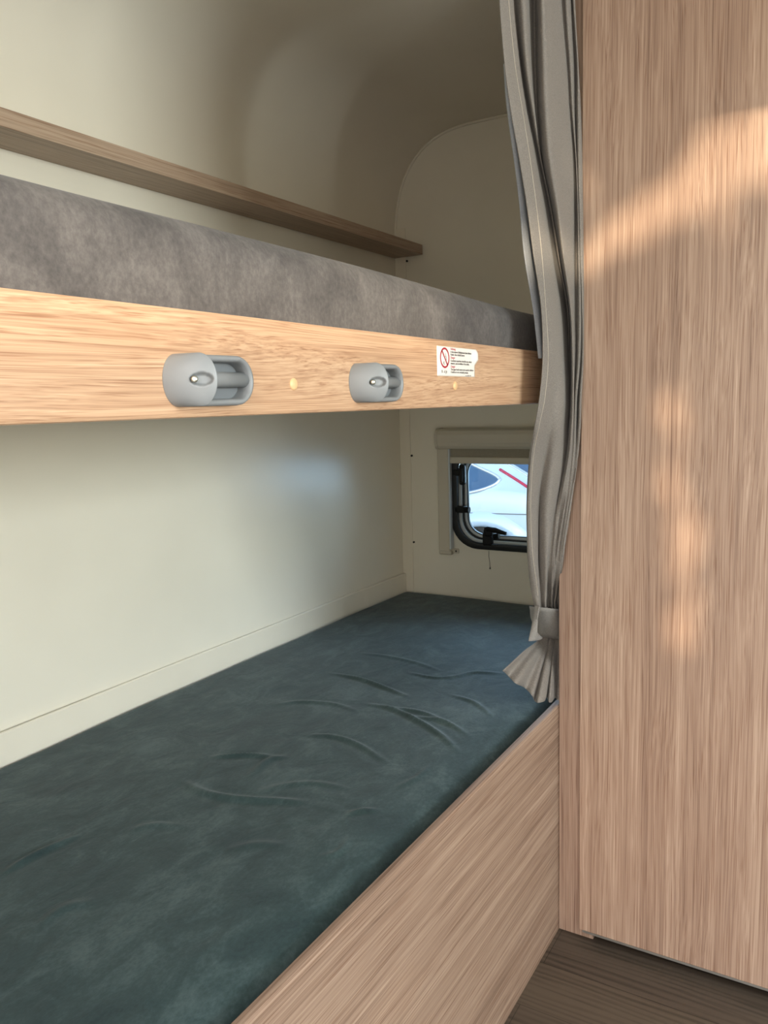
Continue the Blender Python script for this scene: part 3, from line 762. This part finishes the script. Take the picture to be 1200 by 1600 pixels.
# tieback band around the bundle
TA = np.array((1.5816, .566, .7135)); TB = np.array((1.629, .572, .633))
bm = bmesh.new(); P = []
for h in np.linspace(0, 1, 9):
    c = TA*(1-h)+TB*h; row = []
    ax = .045*(1-h)+.031*h; ay = .030*(1-h)+.024*h
    for k in range(40):
        a = 2*math.pi*k/40
        bulge = 1+.03*math.sin(math.pi*h)+.02*math.sin(3*a+5*h)
        tilt = -.010*math.cos(a)*(1 if h < .5 else .6)
        fold = .002*math.sin(9*h+2*a)
        row.append((c[0]+ax*bulge*math.cos(a), c[1]+(ay*bulge+fold)*math.sin(a), c[2]-.012*math.cos(a)))
    P.append(row)
add_grid(bm, P, True)
tb = obj('tieback', bm, M_tie, ct, True); md = tb.modifiers.new('thickness', 'SOLIDIFY'); md.thickness = .002; md.offset = 1
tag(tb, 'cloth band tying the curtain together')
# loose end of the band standing off to the left
bm = bmesh.new()
Lo = catmull(LOOP_OUT, 4); Li = catmull(LOOP_IN, 4)
add_grid(bm, [[tuple(a*(1-h)+b*h-np.array((0, .006*math.sin(math.pi*h), 0))) for h in np.linspace(0, 1, 5)] for a, b in zip(Lo, Li)])
lo = obj('band_loop', bm, M_tie, ct, True); md = lo.modifiers.new('thickness', 'SOLIDIFY'); md.thickness = .002; md.offset = 0
rl = obj('curtain_rail', box(-.2, 1.535, .474, .496, 1.982, 1.9995, .002), M_trim, None, origin=(.7, .485, 1.982))
tag(rl, 'slim cream curtain rail under the ceiling holding the curtain', 'rail')

# ---------------------------------------------------- outside: ground, car, added leaf screen
struct('ground', box(-14, 16, -14, 16, -.50, -.45), M_asphalt)

car = thing('car', (6.2, 3.6, -.45), 'pale silver car parked outside, seen through the small window', 'car')
GX, GZ = 6.2, -.45
# stations along y (rear at y=1.55, front at 5.7): half width, belt height, roof height, roof half width
ST = [  # y, w, sill, belt, roof, wr
 (1.50, .60, .42, .62, .64, .50), (1.53, .72, .36, .74, .78, .58), (1.62, .82, .30, .84, .92, .62), (1.80, .87, .26, .92, 1.06, .60),
 (2.05, .90, .24, .97, 1.22, .58), (2.30, .90, .24, .99, 1.34, .585), (2.60, .90, .23, .99, 1.43, .60), (3.00, .90, .22, .985, 1.48, .61),
 (3.50, .90, .22, .97, 1.48, .61), (3.95, .90, .22, .95, 1.42, .60), (4.30, .90, .22, .93, 1.22, .60), (4.60, .89, .22, .90, 1.00, .62),
 (4.90, .88, .24, .86, .92, .62), (5.25, .85, .26, .78, .83, .60), (5.50, .78, .30, .66, .72, .55), (5.60, .66, .36, .54, .58, .48)]
Sy = np.array(ST)
yy = np.linspace(1.50, 5.60, 70)
def stn(y): return [np.interp(y, Sy[:, 0], Sy[:, c]) for c in range(1, 6)]
def section(y, n=25):
    """half section on the -x side from the sill up over the shoulder to the roof centre: list of (dx, z)"""
    w, s, b, r, wr = stn(y)
    key = [(-w*.86, s-.04), (-w*.97, s), (-w*1.0, s+.22*(b-s)/.6), (-w*1.0, b-.16), (-w*.985, b-.04), (-w*.95, b), (-(w*.45+wr*.55), b+(r-b)*.45), (-wr-.01, b+(r-b)*.86), (-wr*.82, r-.02*(r-b+.1)), (-wr*.4, r), (0, r+.004)]
    return catmull(key, 4)
bm = bmesh.new(); P = []
for y in yy:
    h = section(y)
    P.append([(GX+d, y, GZ+z) for d, z in h] + [(GX-d, y, GZ+z) for d, z in h[-2::-1]])
V = add_grid(bm, P); bm.faces.new(V[0]); bm.faces.new(V[-1][::-1])
bd = obj('body', bm, M_car, car, True)
def side_pt(y, z, off):
    h = section(y)
    zz = h[:, 1]; k = int(np.argmin(np.abs(zz[6:34]-z)))+6
    d = np.interp(z, zz[4:36], h[4:36, 0])
    return (GX+d-off, y, GZ+z)
def outline_patch(outline, off, n=12):
    c = np.mean(outline, 0); rows_ = []
    for s in np.linspace(.02, 1, n):
        rows_.append([side_pt(c[0]+(p[0]-c[0])*s, c[1]+(p[1]-c[1])*s, off) for p in outline])
    bm = bmesh.new(); V = add_grid(bm, rows_, True); bm.faces.new(V[0]); return bm
QW = np.array([p for p in catmull([(2.262, 1.035), (2.30, .995), (2.42, .952), (2.56, .930), (2.78, .93)], 5)] + [p for p in catmull([(2.80, 1.0), (2.76, 1.16), (2.70, 1.20), (2.58, 1.165), (2.44, 1.112), (2.31, 1.065), (2.262, 1.035)], 5)][:-1])
obj('quarter_window', outline_patch(QW, .006), M_carglass, car, True)
bm = bmesh.new(); add_tube(bm, [side_pt(p[0], p[1], .006) for p in QW], .012, 8, closed=True)
obj('window_surround', bm, M_chrome, car, True)
DW = np.array([(2.86, .99), (3.4, .975), (3.95, .955), (4.22, .945), (4.1, 1.08), (3.9, 1.22), (3.6, 1.31), (3.2, 1.33), (2.9, 1.31), (2.84, 1.15)])
obj('door_window', outline_patch(catmull(np.vstack([DW, DW[:1]]), 3)[:-1], .006), M_carglass, car, True)
# rear glass and red light strip along the hatch edge
def over(y, f, off=.006):
    h = section(y); i = f*(len(h)-1); a = int(i); t = i-a; p = h[a] if a+1 >= len(h) else h[a]*(1-t)+h[a+1]*t
    return (GX+p[0], y-off*.6, GZ+p[1]+off)
def strip_z(y): return 1.10-(2.29-y)*.48
def f_of(y, z):
    h = section(y); k = int(np.argmax(h[:, 1] >= z)) or len(h)-2
    return min(.97, (k-1+(z-h[k-1, 1])/max(1e-6, h[k, 1]-h[k-1, 1]))/(len(h)-1))
ysr = np.linspace(1.72, 2.29, 14)
bm = bmesh.new()
Pg = [[over(y, f) for f in np.linspace(f_of(y, strip_z(y)+.075), 1., 8)] for y in ysr]
Pg = [r + [(2*GX-p[0], p[1], p[2]) for p in r[-2::-1]] for r in Pg]
add_grid(bm, Pg); obj('rear_window', bm, M_carglass, car, True)
bm = bmesh.new(); add_tube(bm, [over(y, f_of(y, strip_z(y)), .004) for y in ysr], .011, 8)
obj('light_strip', bm, M_taillight, car, True)
bm = bmesh.new(); add_tube(bm, [over(y, f_of(y, strip_z(y)+.06), .004) for y in ysr], .007, 8)
obj('hatch_edge', bm, M_chrome, car, True)
def wheel(y, side):
    xs = GX+side*.905; zc = .31; r = .31
    w = bmesh.new(); P = []
    for k in range(40):
        a = 2*math.pi*k/40
        P.append([(xs+side*dx_, y+rr_*math.cos(a), GZ+zc+rr_*math.sin(a)) for dx_, rr_ in ((-.2, .19), (-.2, .29), (-.17, .31), (-.05, .31), (-.015, .295), (-.01, .22), (-.03, .2))])
    P.append(P[0]); 
    add_grid(w, P); bmesh.ops.remove_doubles(w, verts=w.verts, dist=1e-5)
    t = obj('wheel', w, M_tyre, car, True)
    w = bmesh.new()
    add_tube(w, [(xs-side*.06, y, GZ+zc), (xs-side*.03, y, GZ+zc)], [.2, .2], 32)
    for k in range(5):
        a = 2*math.pi*k/5; add_tube(w, [(xs-side*.02, y, GZ+zc), (xs-side*.022, y+.19*math.cos(a), GZ+zc+.19*math.sin(a))], [.03, .02], 8)
    obj('rim', w, M_alu, t)
    # dark wheel well and rounded arch lip
    w = bmesh.new(); n = 30
    arc = [(y+math.cos(a)*1.0, a) for a in np.linspace(0, math.pi, n)]
    P = []
    for rr_, dx_ in ((.02, .003), (.2, .003), (.375, .004)):
        P.append([(side_pt(y+rr_*math.cos(a), max(.25, zc+.02+rr_*math.sin(a)), dx_)[0] if side < 0 else 2*GX-side_pt(y+rr_*math.cos(a), max(.25, zc+.02+rr_*math.sin(a)), dx_)[0], y+rr_*math.cos(a), GZ+zc+.02+rr_*math.sin(a)) for a in np.linspace(-.1, math.pi+.1, n)])
    add_grid(w, P); obj('wheel_well', w, M_black, car, True)
    w = bmesh.new(); P = []
    for rr_, dx_ in ((.365, .0), (.368, .018), (.385, .030), (.415, .032), (.45, .022), (.475, .0)):
        row = []
        for a in np.linspace(-.05, math.pi+.05, n):
            p = side_pt(y+rr_*math.cos(a), max(.25, zc+.02+rr_*math.sin(a)), dx_)
            row.append((p[0] if side < 0 else 2*GX-p[0], y+rr_*math.cos(a), GZ+zc+.02+rr_*math.sin(a)))
        P.append(row)
    add_grid(w, P); obj('wheel_arch', w, M_car, car, True)
for y in (2.36, 4.75):
    for s in (-1, 1): wheel(y, s)
# seam line of the rear wing and a round filler flap
bm = bmesh.new(); add_tube(bm, [side_pt(y, .80-.02*(y-2.0), .0005) for y in np.linspace(1.62, 2.80, 24)], .004, 6)
obj('body_seam', bm, M_grey2, car, True)
bm = bmesh.new(); add_tube(bm, [side_pt(2.82, z, .0005) for z in np.linspace(.3, .95, 14)], .004, 6)
obj('door_gap', bm, M_dark, car, True)
bm = bmesh.new(); add_tube(bm, [side_pt(y, .56-.05*(1.98-y), .0005) for y in np.linspace(1.56, 1.98, 12)], .004, 6)
obj('bumper_seam', bm, M_grey2, car, True)

SUN = Vector((1, .40, -.15)).normalized()
def sun_gap(y, z, r):
    """does sun falling on the wardrobe plane at (y, z) pass through a gap cut in the leaf screen?"""
    # slanting gap cut so that a band of sun lands on the door
    if .02 < y < .63:
        zc = 1.418+(.47-y)*(.53 if y < .47 else .45)
        if abs(z-zc) < .034+r+.02*math.sin(9*y): return True
    for cy, cz, ay, az in ((.300, 1.125, .010, .055), (.316, .985, .006, .02), (.285, .865, .016, .062), (.274, .72, .008, .045)):
        if ((y-cy)/(ay+r))**2+((z-cz)/(az+r))**2 < 1: return True
    zl = 1.143-.375*(y-.528)
    if .70 < y < 1.12 and zl+.034+r*.6 < z < zl+.20: return True  # gap cut for the sun on the upper board
    return False
tr = thing('leaf_screen', (-4.0, -1.75, -.45), 'added leaf screen outside the open entrance, gaps cut for the sun patches', 'leaf_screen')  # unseen, added to mask the sun; its leaf gaps shape the patches
bm = bmesh.new(); add_tube(bm, [(-4.0, -1.75, -.45), (-4.02, -1.76, .3), (-3.97, -1.72, 1.2), (-4.0, -1.7, 2.2)], [.09, .075, .05, .02], 12)
obj('screen_trunk', bm, M_bark, tr, True)
bm = bmesh.new()
for lay in range(3):
    y = -2.95
    while y < -.45:
        z = -.1
        while z < 3.1:
            x = -4.0 + rnd.uniform(-.35, .35)
            py, pz = y+rnd.uniform(-.015, .015), z+rnd.uniform(-.015, .015)
            s = (1.54-x)
            ty, tz = py+.40*s, pz-.15*s
            if -.1 < ty < .56 and tz > 1.42 and rnd.random() < .62: z += .036; continue  # leaves thinned here for a warm dapple high on the door
            if not sun_gap(ty, tz, .026):
                c = Vector((x, py, pz))
                n = (-SUN+Vector((rnd.uniform(-.5, .5), rnd.uniform(-.5, .5), rnd.uniform(-.5, .5)))).normalized()
                a = n.orthogonal().normalized(); ang = rnd.uniform(0, 6.28)
                u = (a*math.cos(ang)+n.cross(a)*math.sin(ang)); w = n.cross(u)
                L1, W1 = rnd.uniform(.035, .05), rnd.uniform(.022, .03)
                vs = [bm.verts.new(c+u*L1*p+w*W1*q+n*h) for p, q, h in ((-1, 0, 0), (-.3, -1, .004), (.4, -.8, .004), (1, 0, -.006), (.4, .8, .004), (-.3, 1, .004))]
                bm.faces.new(vs)
            z += .036
        y += .036
fo = obj('sun_gap_leaves', bm, M_leaf, tr); 

# ------------------------------------------------------------ light
def area(name, loc, rot, sx, sy, power, col):
    l = bpy.data.lights.new(name, 'AREA'); l.shape = 'RECTANGLE'; l.size = sx; l.size_y = sy; l.energy = power; l.color = col
    o = bpy.data.objects.new(name, l); COL.objects.link(o); o.location = loc; o.rotation_euler = rot
    return o
# daylight standing in the open entrance doorway
area('doorway_daylight', (XL-.06, (DY0+DY1)/2, .98), (0, -math.pi/2, 0), 1.84, DY1-DY0-.04, 11, (1, .93, .85))
area('front_window_daylight', ((FW[0]+FW[1])/2, YF-.06, (FW[2]+FW[3])/2), (math.pi/2, 0, 0), FW[1]-FW[0]-.08, FW[3]-FW[2]-.08, 70, (1, .97, .92))
area('added_roof_light', ((RW[0]+RW[1])/2, (RW[2]+RW[3])/2, ZC+.07), (0, 0, 0), RW[1]-RW[0]-.08, RW[3]-RW[2]-.08, 24, (1, .96, .9))  # fill from above through the added, unseen roof opening
# cool skylight falling on the small window from outside
area('window_skylight', (XR+.25, .88, 1.05), (0, math.radians(68), 0), .5, .8, 10, (.50, .76, 1))
sl = bpy.data.lights.new('evening_sun', 'SUN'); sl.energy = 4.0; sl.angle = math.radians(.6); sl.color = (1, .82, .58)
so_ = bpy.data.objects.new('evening_sun', sl); COL.objects.link(so_)
so_.rotation_euler = SUN.to_track_quat('-Z', 'Y').to_euler()
W = bpy.data.worlds.new('sky'); SC.world = W; W.use_nodes = True
nt = W.node_tree; bg = nt.nodes['Background']
sky = nt.nodes.new('ShaderNodeTexSky'); sky.sky_type = 'NISHITA'; sky.sun_disc = False; sky.sun_elevation = math.radians(30); sky.sun_rotation = math.radians(250)
nt.links.new(sky.outputs[0], bg.inputs[0]); bg.inputs[1].default_value = .38

# ------------------------------------------------------------ camera
cam = bpy.data.cameras.new('camera'); co = bpy.data.objects.new('camera', cam); COL.objects.link(co)
cam.sensor_fit = 'VERTICAL'; cam.sensor_height = 36; cam.lens = 1244.0/1600*36; cam.clip_start = .02
right = Vector((.51454875, -.85696646, -.02912155)); down = Vector((-.12944637, -.0440606, -.99060704)); fwd = Vector((.8476339, .51348529, -.13360253))
m = Matrix((right, -down, -fwd)).transposed().to_4x4(); m.translation = Vector((0, 0, 1.15))
co.matrix_world = m
SC.camera = co
SC.view_settings.view_transform = 'Standard'; SC.view_settings.look = 'None'
SC.view_settings.exposure = .32; SC.view_settings.gamma = 1; SC.view_settings.use_curve_mapping = False
SC.cycles.use_denoising = True
SC.cycles.max_bounces = 10; SC.cycles.diffuse_bounces = 6; SC.cycles.transparent_max_bounces = 16
SC.cycles.sample_clamp_indirect = 6
